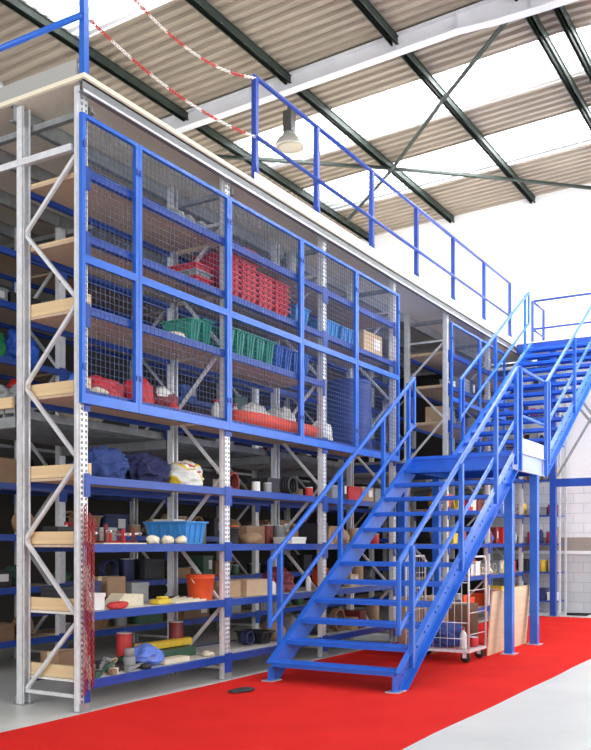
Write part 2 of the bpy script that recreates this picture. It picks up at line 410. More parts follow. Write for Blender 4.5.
# wire mesh guard panels in front of the rack
def mesh_panel(u0, u1, z0, z1, label, mid=4.0, v=-.045, pitch=.06):
    t = thing('mesh_guard_panel', label, 'mesh panel', (u0, v, z0), 0, 'blue framed wire mesh guards on the racking')
    L = u1 - u0; h = z1 - z0; f = .042; m = MB()
    m.box(0, -.02, 0, f, .02, h); m.box(L - f, -.02, 0, L, .02, h); m.box(f, -.02, 0, L - f, .02, .09); m.box(f, -.02, h - .035, L - f, .02, h); m.box(f, -.02, mid - z0 - .03, L - f, .02, mid - z0 + .04)
    m.build('frame', MATS['stair_blue_paint'], t)
    m = MB(); r = .0017; x = f + pitch / 2
    while x < L - f: m.box(x - r, -r, .09, x + r, r, h - .035); x += pitch
    z = .09 + pitch / 2
    while z < h - .04: m.box(f, r, z - r, L - f, 3 * r, z + r); z += pitch
    m.build('wire_mesh', mesh_m, t)
    for zz in (.3, h - .3):
        for x in (.006, L - .036): MB().box(x, -.03, zz, x + .03, -.02, zz + .05).build('clamp', rackblue, t)
PZ0, PZ1 = 2.73, 5.28
for a, b, l in ((-.088, .66, 'narrow blue framed wire mesh guard panel at the near corner of the rack'),
                (.665, 2.15, 'wire mesh guard panel in front of the two red bags and the empty shelves'),
                (2.155, 3.715, 'wire mesh guard panel in front of the stack of red bins and green crates'),
                (3.72, 5.215, 'wire mesh guard panel in front of the white sacks and pale blue tub'),
                (5.22, 6.64, 'wire mesh guard panel in front of the big blue barrel and the carton')): mesh_panel(a, b, PZ0, PZ1, l)
mesh_panel(8.84, 10.3, PZ0, PZ1 + .05, 'wire mesh guard panel beyond the gap, left of the pair by the upper stairs')
mesh_panel(10.31, 11.8, PZ0, PZ1 + .05, 'wire mesh guard panel beyond the gap, half hidden by the upper stair rails')

# guard rail on the upper deck
def guard_rail():
    t = thing('guard_rail', 'blue tube guard rail along the front edge of the upper deck', 'railing', (0, 0, 0))
    us = [2.69, 4.12, 5.72, 7.335, 8.95, 10.57, 12.17]
    P = MB().box(-.03, -.03, 0, .03, .03, 1.19); P.box(-.05, -.045, 0, .05, .045, .012); P.box(-.022, -.04, .05, .022, -.03, .16); PM = P.mesh('rail_post', MATS['guard_rail_blue_paint'])
    for u in us: inst('rail_post', PM, t, (u, -.04, 5.625))
    MB().tube([(2.66, -.04, 6.83), (12.2, -.04, 6.83)], .027).build('top_rail', railblue, t)
    MB().tube([(2.69, -.075, 6.13), (12.17, -.075, 6.13)], .024).build('mid_rail', railblue, t)
guard_rail()
def side_rail():
    t = thing('guard_rail', 'blue guard rail and corner post on the left end of the upper deck', 'railing', (0, 0, 0))
    for v in (-.03, 1.6, 3.2, 4.8): MB().box(-.03, -.03, 0, .03, .03, 1.2).build('rail_post', blue, t, (-.03, v, 5.625))
    MB().tube([(-.03, -.03, 6.83), (-.03, 5.2, 6.83)], .027).build('top_rail', blue, t)
    MB().tube([(-.08, -.05, 6.13), (-.08, 5.2, 6.13)], .027).build('mid_rail', blue, t)
side_rail()
# plastic chains across the loading gap
RED = mat('red_plastic', (.62, .03, .03), .5); WHT = mat('white_plastic', (.85, .84, .8), .5)
def chain_mb(path, m=None, link=.05, seg=7):
    m = m or MB(); path = [Vector(p) for p in path]; d = [0]
    for a, b in zip(path[:-1], path[1:]): d.append(d[-1] + (b - a).length)
    n = int(d[-1] / (link * .78)); 
    def P(s):
        for i in range(len(path) - 1):
            if s <= d[i+1] or i == len(path) - 2: return path[i].lerp(path[i+1], (s - d[i]) / (d[i+1] - d[i]))
    for i in range(n):
        s = i * d[-1] / n; a = P(s); b = P(min(s + d[-1] / n, d[-1])); c = (a + b) / 2; t = (b - a).normalized()
        s1 = t.cross(Vector((0, 1, 0)) if abs(t.y) < .9 else Vector((1, 0, 0))).normalized(); s2 = t.cross(s1)
        q = s1 if i % 2 else s2
        pts = [c + t * math.cos(g) * link * .5 + q * math.sin(g) * link * .26 for g in (2 * math.pi * k / 8 for k in range(8))]
        m.tube(pts, .0062, 4, (i // seg) % 2, closed=True)
    return m
def sag(a, b, s, n=40):
    a = Vector(a); b = Vector(b); return [a.lerp(b, i / n) - Vector((0, 0, 4 * s * (i / n) * (1 - i / n))) for i in range(n + 1)]
tag(chain_mb(sag((.02, -.06, 6.80), (2.66, -.06, 6.80), .26)).build('safety_chain', [RED, WHT]), 'upper red and white plastic chain sagging between the deck posts', 'chain')
tag(chain_mb(sag((.02, -.06, 6.13), (2.66, -.06, 6.13), .13)).build('safety_chain', [RED, WHT]), 'lower red and white plastic chain sagging between the deck posts', 'chain')
m = MB()
for k, (x, zt, zb) in enumerate(((-.02, 1.83, .16), (.005, 1.7, .3), (.03, 1.76, .2), (.055, 1.68, .26), (.078, 1.72, .22))): chain_mb([(x, -.035 - .02 * (k % 2), zt), (x + .004, -.03 - .02 * (k % 2), (zt + zb) / 2), (x, -.032 - .02 * (k % 2), zb)], m, .05, 9 + k)
tag(m.build('hanging_chain', [mat('dark_red_plastic', (.34, .035, .04), .6), mat('pinkish_plastic', (.42, .20, .20), .6)]), 'bunch of red plastic chains hanging down the front corner post of the rack', 'chain')

# ================================================================ STAIRCASE
VB, VF = -.48, -1.95
def nos1(u): return .21 + (u - 2.42) * (2.75 - .21) / (6.25 - 2.42)
def nos2(u): return 2.75 + (u - 7.70) * (5.6 - 2.75) / (12.36 - 7.70)
ST = thing('staircase', 'bright blue steel staircase with open treads, half landing and upper flight', 'staircase', (0, 0, 0))
def stringer(a, b, v, out):
    """channel: web at v, flanges pointing out"""
    m = MB(); (ua, za), (ub, zb) = a, b; d = Vector((ub - ua, 0, zb - za)).normalized(); n = Vector((-d.z, 0, d.x)) * .125
    A = Vector((ua, v, za)); B = Vector((ub, v, zb))
    m.prism([((A - n).x, (A - n).z), ((B - n).x, (B - n).z), ((B + n).x, (B + n).z), ((A + n).x, (A + n).z)], 1, v - .005, v + .005)
    for q in (n, -n):
        m.bar(A + q + Vector((0, out * .03, 0)), B + q + Vector((0, out * .03, 0)), .065, .01)
    k = int((B - A).length / .33)
    for i in range(k):
        c = A.lerp(B, (i + .5) / k)
        for s in (-.05, .05):
            p = c + d * s; m.box(p.x - .012, v + out * .005, p.z - .012, p.x + .012, v + out * .018, p.z + .012)
    return m
for v, o in ((VB, 1), (VF, -1)):
    g = stringer((2.40, .09), (6.22, 2.62), v, o)
    g.box(2.27, v - .05, .007, 2.42, v + .05, .02); g.box(2.29, v - .01, .02, 2.40, v + .01, .16); g.build('stringer', blue, ST)
    g = stringer((7.72, 2.66), (12.34, 5.48), v, o); g.build('stringer', blue, ST)
bolt_m = galv
for v in (VB, VF): MB().box(2.25, v - .07, .007, 2.45, v + .07, .018).build('base_plate', mat('grey_base_plate', (.5, .5, .52), .5, .4), ST)
TR = MB(); W = (VB - VF) - .02
TR.box(0, 0, -.008, .27, W, 0); TR.box(0, 0, -.05, .01, W, -.008); TR.box(.26, 0, -.045, .27, W, -.008)
for i in range(5): TR.box(.02 + i * .048, .02, 0, .036 + i * .048, W - .02, .004)
TR.box(-.008, 0, -.02, 0, W, 0)
TM = TR.mesh('tread', blue)
for i in range(12): inst('tread', TM, ST, (2.42 + i * .319 - .08, VF + .01, .21 + i * .2117))
for i in range(13): inst('tread', TM, ST, (7.70 + (i + 1) * (4.66 / 14) - .10, VF + .01, 2.75 + (i + 1) * 2.85 / 14))
# landing
m = MB().box(6.2, VF, 2.715, 7.72, VB + .0, 2.75)
for i in range(14): m.box(6.22 + i * .107, VF + .02, 2.75, 6.26 + i * .107, VB - .02, 2.754)
m.build('landing_deck', blue, ST)
m = MB()
for u in (6.19, 7.71):
    m.box(u - .005, VF, 2.52, u + .005, VB, 2.715); m.box(u - .03, VF, 2.52, u + .03, VB, 2.53); m.box(u - .03, VF, 2.70, u + .03, VB, 2.714)
m.box(6.19, VB - .005, 2.52, 7.71, VB + .005, 2.75); m.build('landing_beam', blue, ST)
m = MB().box(6.16, VF - .012, 2.50, 7.74, VF, 2.76); m.box(6.16, VF - .05, 2.50, 7.74, VF - .012, 2.512); m.box(6.16, VF - .05, 2.748, 7.74, VF - .012, 2.76)
m.build('landing_fascia', mat('glare_lit_blue_paint', (.40, .46, .72), .4), ST)  # blue fascia, the strong light on it put into the pale colour
MB().box(6.34, VF - .03, 2.762, 7.66, VF - .022, 2.97).build('toe_board', mat('white_board', (.9, .9, .88), .5), ST)
for u, v in ((5.95, -1.98), (7.25, -1.95), (5.95, -.42), (7.25, -.42)):
    h = min(2.5, nos1(u) - .25) if u < 6.1 else 2.5
    p = MB().box(-.055, -.055, .02, .055, .055, h - .0).build('support_post', blue, ST, (u, v, 0))
    MB().box(-.10, -.10, .007, .10, .10, .02).build('base_plate', MATS['grey_base_plate'], p)
# handrails
def hand(side, pts_top, pts_mid, posts, nosf, v, close=(1, 1)):
    path = list(pts_top)
    top = [(u, v, z) for u, z in pts_top]; mid = [(u, v, z) for u, z in pts_mid]
    m = MB()
    m.bar(top[0], top[-1], .045, .05); m.bar(mid[0], mid[-1], .04, .045)
    for k in (0, 1):
        if close[k]:
            i = 0 if k == 0 else -1
            m.bar((top[i][0], v, top[i][2] + .02), (mid[i][0], v, mid[i][2] - .05), .045, .045, up=(1, 0, 0))
    h = m.build('handrail', blue, ST, bevel=.012)
    for u in posts:
        zt = top[0][2] + (top[-1][2] - top[0][2]) * (u - top[0][0]) / (top[-1][0] - top[0][0])
        MB().box(u - .025, v - .025 - .03 * side, nosf(u) - .12, u + .025, v + .025 - .03 * side, zt + .0).build('handrail_post', blue, h)
def rails(v, side):
    t1 = 1.13; md = .68
    hand(side, [(2.36, nos1(2.36) + t1), (6.30, nos1(6.30) + t1)], [(2.36, nos1(2.36) + t1 - md), (6.30, nos1(6.30) + t1 - md)], [2.62, 4.05, 5.3, 6.16], nos1, v)
rails(VB + .03, -1); rails(VF - .03, 1)
hand(1, [(7.76, 3.93), (12.3, nos2(12.3) + 1.15)], [(7.76, 3.28), (12.3, nos2(12.3) + .53)], [7.8, 9.4, 11.2, 12.25], nos2, VF - .03)
hand(-1, [(8.2, nos2(8.2) + 1.13), (12.1, nos2(12.1) + 1.13)], [(8.2, nos2(8.2) + .5), (12.1, nos2(12.1) + .5)], [8.4, 10.1, 11.95], nos2, VB + .03)
m = MB().bar((6.30, VF - .03, 3.93), (7.78, VF - .03, 3.93), .04, .045).bar((6.30, VF - .03, 3.28), (7.78, VF - .03, 3.28), .035, .04)
h = m.build('landing_rail', blue, ST, bevel=.01)
for u in (6.36, 7.66): MB().box(u - .025, VF - .085, 2.5, u + .025, VF - .035, 3.93).build('handrail_post', blue, h)

# platform at the top of the stairs
def platform():
    t = thing('access_platform', 'blue steel platform at the head of the stairs with rails and cross bracing', 'platform', (0, 0, 0))
    m = MB().box(12.38, -6, 5.40, 12.39, -.12, 5.60); m.box(12.38, -6, 5.40, 12.45, -.12, 5.41); m.box(12.38, -6, 5.588, 12.45, -.12, 5.60)
    m.box(13.88, -6, 5.40, 13.89, -.12, 5.60); m.build('platform_beam', rackblue, t)
    MB().box(12.40, -6, 5.60, 13.9, -.12, 5.63).build('platform_deck', deckboard, t)
    for v in (-.85, -2.5, -4.2):
        p = MB().box(-.06, -.06, .02, .06, .06, 5.39).build('platform_post', rackblue, t, (12.46, v, 0)); MB().box(-.12, -.12, .007, .12, .12, .02).build('base_plate', darkgalv, p)
    MB().box(12.41, -6, 2.64, 12.51, -.912, 2.80).build('tie_beam', rackblue, t)
    for (a, b, x) in (((-.93, 2.85), (-2.42, 5.35), 12.44), ((-.93, 5.1), (-2.42, 2.85), 12.40), ((-.93, 4.75), (-2.42, 2.85), 12.52)):
        MB().bar((x, a[0], a[1]), (x, b[0], b[1]), .05, .012, up=(1, 0, 0)).build('cross_brace', darkgalv, t)
    m = MB().tube([(13.0, -.30, 6.62), (13.0, -6, 6.62)], .027); m.tube([(13.0, -.30, 6.03), (13.0, -6, 6.03)], .024); m.tube([(13.0, -.27, 6.62), (13.9, -.27, 6.62)], .025); m.tube([(13.0, -.27, 6.03), (13.9, -.27, 6.03)], .022)
    m.build('platform_rail', railblue, t)
    for u, v in ((13.0, -.27), (13.85, -.27), (13.0, -1.9), (13.0, -3.7)): MB().box(u - .025, v - .025, 5.63, u + .025, v + .025, 6.62).build('rail_post', railblue, t)
platform()

# ================================================================ GOODS
def pmat(name, c, rough=.5): return mat(name, c, rough, 0, .12, 9)
CARD = [pmat('brown_cardboard', (.50, .33, .19), .85), pmat('dark_cardboard', (.32, .20, .12), .85), pmat('light_cardboard', (.66, .47, .29), .85)]
COLR = {'brown': CARD[0], 'dark brown': CARD[1], 'light brown': CARD[2], 'red': pmat('red_paint', (.60, .03, .03)), 'blue': pmat('mid_blue_plastic', (.03, .14, .55)),
        'pale blue': pmat('pale_blue_plastic', (.05, .28, .70)), 'green': pmat('green_plastic', (.02, .30, .20)), 'white': pmat('white_plastic_goods', (.82, .82, .80)),
        'grey': pmat('grey_goods', (.30, .31, .32)), 'black': pmat('black_goods', (.03, .03, .035)), 'yellow': pmat('yellow_plastic', (.80, .58, .05)),
        'orange': pmat('orange_plastic', (.80, .10, .02)), 'navy': pmat('navy_goods', (.03, .04, .13)), 'cream': pmat('cream_goods', (.78, .70, .52)), 'dark red': pmat('dark_red_goods', (.22, .03, .03)),
        'dark green': pmat('dark_green_goods', (.05, .13, .08))}
TAPE = pmat('packing_tape', (.72, .62, .45), .35); LABEL = pmat('paper_label', (.85, .85, .83), .7)
def carton(u, v, z, wd, dp, h, label, col='brown', rz=0, paper=False, group=None, cat='box'):
    t = thing('cardboard_box' if 'brown' in col else 'storage_box', label, cat, (u, v, z + .001), rz, group)
    m = MB().box(-wd/2, 0, 0, wd/2, dp, h); m.build('box_body', COLR[col], t, bevel=.006)
    if 'brown' in col:
        MB().box(-wd/2 - .0015, dp/2 - .025, h - .06, wd/2 + .0015, dp/2 + .025, h + .0015).build('packing_tape', TAPE, t)
    else: MB().box(-wd/2 - .006, -.006, h - .03, wd/2 + .006, dp + .006, h + .006).build('lid', COLR[col], t, bevel=.004)
    if paper: MB().box(wd*.05, -.003, h*.35, wd*.38, .001, h*.8).build('paper_label', LABEL, t)
    return t
def tub_meshes(wd, dp, h, rim=.018):
    m = MB(); tp = .035; T = .006
    def ring(z, k): return [(-wd/2 + tp*(1-z/h) + k, tp*(1-z/h) + k, z), (wd/2 - tp*(1-z/h) - k, tp*(1-z/h) + k, z), (wd/2 - tp*(1-z/h) - k, dp - tp*(1-z/h) - k, z), (-wd/2 + tp*(1-z/h) + k, dp - tp*(1-z/h) - k, z)]
    vs = ring(0, 0) + ring(h, 0) + ring(h, T) + ring(.01, T)
    fs = [(3, 2, 1, 0)] + [(i, (i+1) % 4, 4+(i+1) % 4, 4+i) for i in range(4)] + [(4+i, 4+(i+1) % 4, 8+(i+1) % 4, 8+i) for i in range(4)] + [(8+i, 8+(i+1) % 4, 12+(i+1) % 4, 12+i) for i in range(4)] + [(12, 13, 14, 15)]
    m.add(vs, fs)
    n = max(2, int(wd / .11))
    for i in range(n):
        x = -wd/2 + tp + (i + .5) * (wd - 2*tp) / n; m.prism([(tp - .002, .02), (-.002 + .008, h - .03), (-.012, h - .03), (tp - .014, .02)], 0, x - .008, x + .008)
    n = max(2, int(dp / .12))
    for i in range(n):
        y = tp + (i + .5) * (dp - 2*tp) / n; m.prism([(-wd/2 + tp - .002, .02), (-wd/2 + .006, h - .03), (-wd/2 - .010, h - .03), (-wd/2 + tp - .014, .02)], 1, y - .008, y + .008)
    r = MB(); r.box(-wd/2 - rim, -rim, h - .02, wd/2 + rim, .004, h); r.box(-wd/2 - rim, dp - .004, h - .02, wd/2 + rim, dp + rim, h); r.box(-wd/2 - rim, .004, h - .02, -wd/2 + .004, dp - .004, h); r.box(wd/2 - .004, .004, h - .02, wd/2 + rim, dp - .004, h)
    return m, r
def tub(u, v, z, wd, dp, h, label, col, rz=0, group=None, name='storage_tub'):
    t = thing(name, label, 'tub', (u, v, z + .001), rz, group); a, b = tub_meshes(wd, dp, h); a.build('tub_body', COLR[col], t); b.build('rim', COLR[col], t, bevel=.004); return t
def lump_mesh(sx, sy, sz, seed, mats, amp=.28, freq=2.2, fold=.10, sub=4, band=None):
    import bmesh
    bm = bmesh.new(); bmesh.ops.create_icosphere(bm, subdivisions=sub, radius=1)
    o = Vector((seed * 7.3, seed * 3.1, seed * 1.7))
    ang = seed * 1.3; ca, sa = math.cos(ang) * .8, math.sin(ang) * .8
    for vv in bm.verts:
        p = vv.co.copy(); w_ = Vector(((p.x * ca + p.y * sa) * .75, (-p.x * sa + p.y * ca) * 1.7, p.z * 1.25)) + Vector((noise.noise(p * 1.3 + o), noise.noise(p * 1.3 - o), 0)) * .5; n = noise.noise(p * freq * .5 + o) * amp; rr = abs(noise.noise(w_ * freq * .62 + o * 2)); n2 = (0.22 - rr) * fold * 3.0 + (.2 - abs(noise.noise(w_ * freq * 1.35 + o))) * fold * 1.0
        q = p * (1 + n + n2); q.z = q.z if q.z > -.55 else -.55 + (q.z + .55) * .12
        vv.co = Vector((q.x * sx / 2, q.y * sy / 2, (q.z + .6) * sz / 1.6))
    mz = min(vv.co.z for vv in bm.verts)
    for vv in bm.verts: vv.co.z -= mz
    me = bpy.data.meshes.new('cloth'); bm.to_mesh(me); bm.free()
    for mm in (mats if isinstance(mats, (list, tuple)) else [mats]): me.materials.append(mm)
    if isinstance(mats, (list, tuple)) and len(mats) > 1:
        for p in me.polygons: p.material_index = int(abs(noise.noise(p.center * (band or 6) + o)) * 2.6 * len(mats)) % len(mats)
    me.polygons.foreach_set('use_smooth', [True] * len(me.polygons)); return me
def lump(name, label, cat, u, v, z, sx, sy, sz, mats, seed, rz=0, group=None, **k):
    if sx > .36 and 'sub' not in k: k['sub'] = 5
    me = lump_mesh(sx, sy, sz, seed, mats, **k); o = inst(name, me, None, (u, v, z + .002), rz); return tag(o, label, cat, group)
def simple(name, mb, mats, label, cat, loc, rz=0, group=None, bevel=0):
    o = mb.build(name, mats, None, loc, rz, bevel); return tag(o, label, cat, group)
def tin(u, v, z, r, h, label, col, group=None):
    t = thing('paint_tin', label, 'tin', (u, v, z + .001), 0, group)
    MB().lathe([(r*.97, 0), (r, .005), (r, h - .01), (r*.97, h - .005)], n=20).build('tin_body', COLR[col], t)
    MB().lathe([(r*.98, h - .008), (r*1.02, h - .006), (r*1.02, h), (r*.9, h + .001), (r*.88, h - .003)], n=20).build('lid', galv, t); return t
def bottle(u, v, z, r, h, label, col, group=None):
    t = thing('bottle', label, 'bottle', (u, v, z + .001), 0, group)
    MB().lathe([(r*.9, 0), (r, .01), (r, h*.62), (r*.8, h*.75), (r*.36, h*.85), (r*.36, h*.92)], n=16).build('bottle_body', COLR[col], t)
    MB().lathe([(r*.42, h*.90), (r*.42, h), (r*.36, h*1.005)], n=14).build('cap', COLR['white'] if col != 'white' else COLR['red'], t); return t
def coil(u, v, z, r, label, col, th=.02, turns=4, lean=1, group=None):
    m = MB()
    for k in range(turns):
        rr = r * (1 - .02 * (k % 2)); y = k * th * 1.9
        if lean: pts = [(rr * math.cos(a), y + .004 * math.sin(3*a), r + th + rr * math.sin(a)) for a in (2 * math.pi * i / 28 for i in range(28))]
        else: pts = [(rr * math.cos(a), rr * math.sin(a), th + k * th * 1.9) for a in (2 * math.pi * i / 28 for i in range(28))]
        m.tube(pts, th, 6, closed=True)
    return simple('hose_coil', m, COLR[col], label, 'coil', (u, v, z), group=group)

ordn0 = ['first', 'second', 'third', 'fourth']
Z = {i: z for i, z in enumerate(LV)}
# ---- near rack, first bay
# shelf 3 (fourth from the floor): clothing heap
lump('work_jacket', 'crumpled bright navy blue jacket heaped at the left of the open top shelf', 'jacket', .62, .36, Z[3], .62, .46, .30, mat('navy_blue_cloth', (.03, .06, .21), .9), 3, amp=.25, fold=.22, freq=2.6)
lump('work_jacket', 'crumpled darker navy jacket heaped at the right of the brighter one', 'jacket', 1.22, .34, Z[3], .44, .46, .30, mat('dark_navy_cloth', (.025, .03, .10), .9), 5, amp=.22, fold=.22, freq=2.8)
lump('carrier_bag', 'white plastic bag with yellow and red patches lying beside the navy jackets', 'bag', 1.80, .3, Z[3], .44, .42, .26, [COLR['white'], COLR['white'], COLR['yellow'], COLR['white'], COLR['red']], 8, fold=.12, band=1.9)
# shelf 2: clamps, blue tub, gloves
for i, (u, c, s) in enumerate((( .38, 'dark red', 1), (.56, 'dark red', 1.2), (.74, 'red', .9), (.92, 'dark red', 1.0))):
    t = thing('clamp', '%s steel clamp, %s from the left of four on the shelf below the jackets' % (c, ['first', 'second', 'third', 'fourth'][i]), 'clamp', (u, .3 + .04 * (i % 2), Z[2] + .001), .3 * i - .4, 'steel clamps by the blue tub')
    m = MB().box(-.012, -.1, 0, .012, .1, .03); m.box(-.012, -.1, .03, .012, -.07, .16 * s); m.box(-.012, .05, .03, .012, .075, .13 * s); m.build('clamp_frame', COLR[c], t)
    MB().tube([(0, .0, .1 * s), (0, -.165, .1 * s)], .012, 8).build('screw', galv, t); MB().tube([(-.04, -.155, .1 * s), (.04, -.155, .1 * s)], .008, 6).build('handle', COLR[c], t)
bottle(.36, .58, Z[2], .035, .2, 'small white bottle standing behind the red clamps', 'white')
tub(1.80, .12, Z[2], .36, .56, .24, 'deep bright blue plastic tub on the shelf under the jackets', 'pale blue')
m = MB()
for i in range(9): m.box(0, i * .032, 0, .2, i * .032 + .028, .235)
simple('index_boxes', m, COLR['white'], 'row of white packets standing up in the back of the bright blue tub', 'packets', (1.69, .34, Z[2] + .03))
for i, (u, s) in enumerate(((1.02, 4), (1.24, 6), (1.46, 9))):
    lump('work_glove', ['beige work glove lying left of the blue tub, furthest from it', 'beige work glove lying left of the blue tub, middle one of three', 'beige work glove lying left of the blue tub, nearest to it'][i], 'glove', u, .06, Z[2], .17, .10, .08, COLR['cream'], s, sub=3, fold=.2)
m = MB().box(-.3, 0, 0, .3, .14, .012); simple('flat_board', m, deckboard, 'thin pale board lying left at the front of the shelf with the red clamps', 'board', (.62, .06, Z[2]))
# shelf 1: white box, wedge, bucket ...
carton(.30, .10, Z[1], .15, .2, .15, 'small white box at the left end of the second shelf up', 'white')
m = MB().prism([(0, 0), (.5, 0), (.5, .11), (.18, .13)], 1, 0, .16); simple('foam_wedge', m, COLR['cream'], 'cream foam wedge lying beside the small white box', 'foam', (.56, .16, Z[1]), rz=.12)
lump('rag', 'red cloth rag between the small white box and the foam wedge', 'rag', .53, .08, Z[1], .24, .12, .07, COLR['red'], 12, sub=3)
m = MB(); m.box(-.10, 0, 0, .10, .12, .05); m.box(-.03, .02, .05, .08, .1, .075); simple('tape_gun', m, COLR['yellow'], 'small yellow tool case lying right of the foam wedge', 'tool', (1.28, .12, Z[1]), bevel=.01)
m = MB()
for i in range(5): m.bar((0, i * .03, .012), (.55 - .06 * i, .02 + i * .045, .012 + .01 * i), .02, .02)
simple('wooden_sticks', m, COLR['cream'], 'loose pale wooden sticks lying left of the orange bucket', 'sticks', (1.36, .06, Z[1]))
m = MB().tube([(0, 0, .03), (.12, .02, .035), (.3, .01, .03)], [.03, .022, .03], 10); simple('hand_torch', m, COLR['black'], 'black torch lying between the yellow case and the bucket', 'torch', (1.45, .30, Z[1]))
def bucket(u, v, z, r, h, label, col):
    t = thing('bucket', label, 'bucket', (u, v, z + .001))
    MB().lathe([(r*.82, 0), (r*.84, .01), (r*.98, h*.86), (r*1.04, h*.87), (r*1.04, h*.91), (r, h*.92), (r*1.02, h), (r*.95, h), (r*.8, .03), (r*.78, .02)][:8], n=28).build('bucket_body', COLR[col], t)
    MB().lathe([(r*1.03, h*.97), (r*1.05, h), (r*.95, h + .006), (r*.2, h + .01)], n=28).build('lid', COLR['orange'] if col != 'white' else COLR['white'], t)
    MB().tube([(r*1.04*math.cos(a), -r*.4*math.sin(a), h*.88 - r*1.0*math.sin(a)*.7) for a in (math.pi*i/14 for i in range(15))], .004, 6).build('handle', galv, t); return t
bucket(2.0, .22, Z[1], .155, .27, 'bright orange plastic bucket with a wire handle beside the second rack post', 'orange')
# shelf 0: tools
rr = random.Random(3)
names = [('dark green', 'hose'), ('black', 'cable'), ('grey', 'pipe wrench'), ('dark brown', 'strap'), ('cream', 'offcut'), ('black', 'bar'), ('grey', 'bracket'), ('dark green', 'bar')]
for i, (c, k) in enumerate(names):
    u = .22 + i * .075; m = MB(); a = rr.uniform(.2, 1.2)
    m.bar((0, 0, .02), (math.cos(a) * .32, math.sin(a) * .32, .05 + .03 * (i % 3)), .035, .022); m.box(-.03, -.025, 0, .035, .03, .05)
    m.bar((math.cos(a) * .32, math.sin(a) * .32, .05 + .03 * (i % 3)), (math.cos(a) * .36 + .03, math.sin(a) * .36 - .05, .09), .03, .03)
    simple('hand_tool', m, COLR[c], '%s %s in the tool heap on the lowest shelf, %s from its left end' % (c, k, ['first', 'second', 'third', 'fourth', 'fifth', 'sixth', 'seventh', 'eighth'][i]), 'tool', (u, .07 + .05 * (i % 3), Z[0] + .002 + .0 * (i % 2)), group='heap of hand tools on the lowest shelf')
m = MB(); m.lathe([(.055, 0), (.06, .01), (.06, .12), (.05, .13)], n=18); m.lathe([(.035, .13), (.05, .14), (.05, .2), (.04, .21)], n=18)
simple('power_tool', m, COLR['grey'], 'silver grey round tool body standing left of the blue cloth', 'tool', (.78, .16, Z[0]))
lump('cloth_bundle', 'bundled pale blue cloth on the lowest shelf of the nearest bay', 'cloth', 1.08, .24, Z[0], .42, .32, .20, mat('sky_blue_cloth', (.14, .25, .72), .9), 21, fold=.22)
m = MB().box(-.42, 0, 0, .42, .12, .065); m.box(-.42, .01, .065, .42, .11, .075); simple('spirit_level', m, COLR['yellow'], 'long yellow tool case resting on the green one on the lowest shelf', 'tool case', (1.70, .42, Z[0] + .105), bevel=.008)
m = MB().box(-.34, 0, 0, .34, .28, .095); m.box(-.05, -.015, .04, .05, 0, .06); simple('tool_case', m, COLR['dark green'], 'flat green tool case under the long yellow one on the lowest shelf', 'tool case', (1.72, .32, Z[0]), bevel=.01)
m = MB().box(-.2, 0, 0, .2, .14, .05); simple('pale_box', m, COLR['cream'], 'small flat cream box in front of the green tool case', 'box', (1.42, .07, Z[0] + .001), bevel=.006)
carton(.35, .52, Z[0], .3, .24, .2, 'dark brown box behind the tool heap on the lowest shelf', 'dark brown')
for i, (u, c) in enumerate(((1.72, 'red'), (1.98, 'dark red'))):
    tin(u, .56 - .02, Z[0] + .0, .08, .36, ['tall red canister standing behind the green tool case, left one', 'tall dark red canister standing behind the green tool case, right one'][i], c) if i else tin(1.2, .6, Z[0], .08, .3, 'tall red canister standing behind the pale blue cloth', c)
for i, (u, c) in enumerate(((.30, 'black'), (.62, 'navy'), (.98, 'dark brown'), (1.34, 'grey'))):
    carton(u, .50, Z[1], .26, .22, .2 + .04 * (i % 3), '%s box at the back of the second shelf up, %s from the left' % (c, ordn0[i]), c)
for i, (u, c) in enumerate(((.34, 'black'), (.62, 'dark red'), (.90, 'grey'))):
    carton(u, .54, Z[2], .24, .2, .16 + .05 * (i % 2), '%s box behind the steel clamps, %s from the left' % (c, ordn0[i]), c)
for i, (u, v_, c, l) in enumerate(((.80, .42, 'grey', .46), (.92, .50, 'dark green', .40), (.86, .58, 'black', .5))):
    simple('pipe', MB().tube([(-l/2, 0, .03), (l/2, .05, .03)], .026, 12), COLR[c], '%s pipe lying at the back of the lowest shelf behind the tool heap' % c, 'pipe', (u, v_, Z[0] + .001))
lump('work_glove', 'dark green glove lying at the very left of the tool heap on the lowest shelf', 'glove', .20, .30, Z[0], .16, .14, .09, COLR['dark green'], 16, sub=3)
lump('work_glove', 'grey glove lying between the tool heap and the silver tool body', 'glove', .64, .28, Z[0], .16, .12, .07, COLR['grey'], 17, sub=3)
simple('tape_roll', MB().lathe([(.03, 0), (.055, 0), (.055, .045), (.03, .045)], n=20), COLR['black'], 'black tape roll lying in front of the pale blue cloth', 'tape', (.92, .07, Z[0] + .001))
lump('work_glove', 'cream glove lying right of the green tool case on the lowest shelf', 'glove', 2.03, .14, Z[0], .12, .14, .06, COLR['cream'], 18, sub=3)
# caged shelves of the first bay
lump('kit_bag', 'bright red kit bag with a yellow patch behind the mesh at the near corner', 'bag', .58, .35, Z[4], .50, .36, .24, [COLR['red'], COLR['red'], COLR['red'], COLR['yellow']], 31, fold=.1, band=1.5)
lump('cloth_bundle', 'small blue cloth bundle left of the bright red kit bag behind mesh', 'cloth', .24, .3, Z[4], .2, .25, .2, COLR['blue'], 33, sub=3)
lump('kit_bag', 'red rucksack, middle of the three red things behind the nearest mesh', 'bag', 1.10, .32, Z[4], .34, .3, .30, COLR['red'], 35, fold=.12)
lump('kit_bag', 'dark red bag with white marks, right of the red rucksack behind mesh', 'bag', 1.48, .32, Z[4], .36, .3, .26, [COLR['red'], COLR['dark red'], COLR['white']], 37, fold=.12, band=2)
lump('cloth_bundle', 'pale cloth at the front of the lowest caged shelf near the corner', 'cloth', .3, .10, Z[4], .22, .12, .07, COLR['cream'], 39, sub=3)
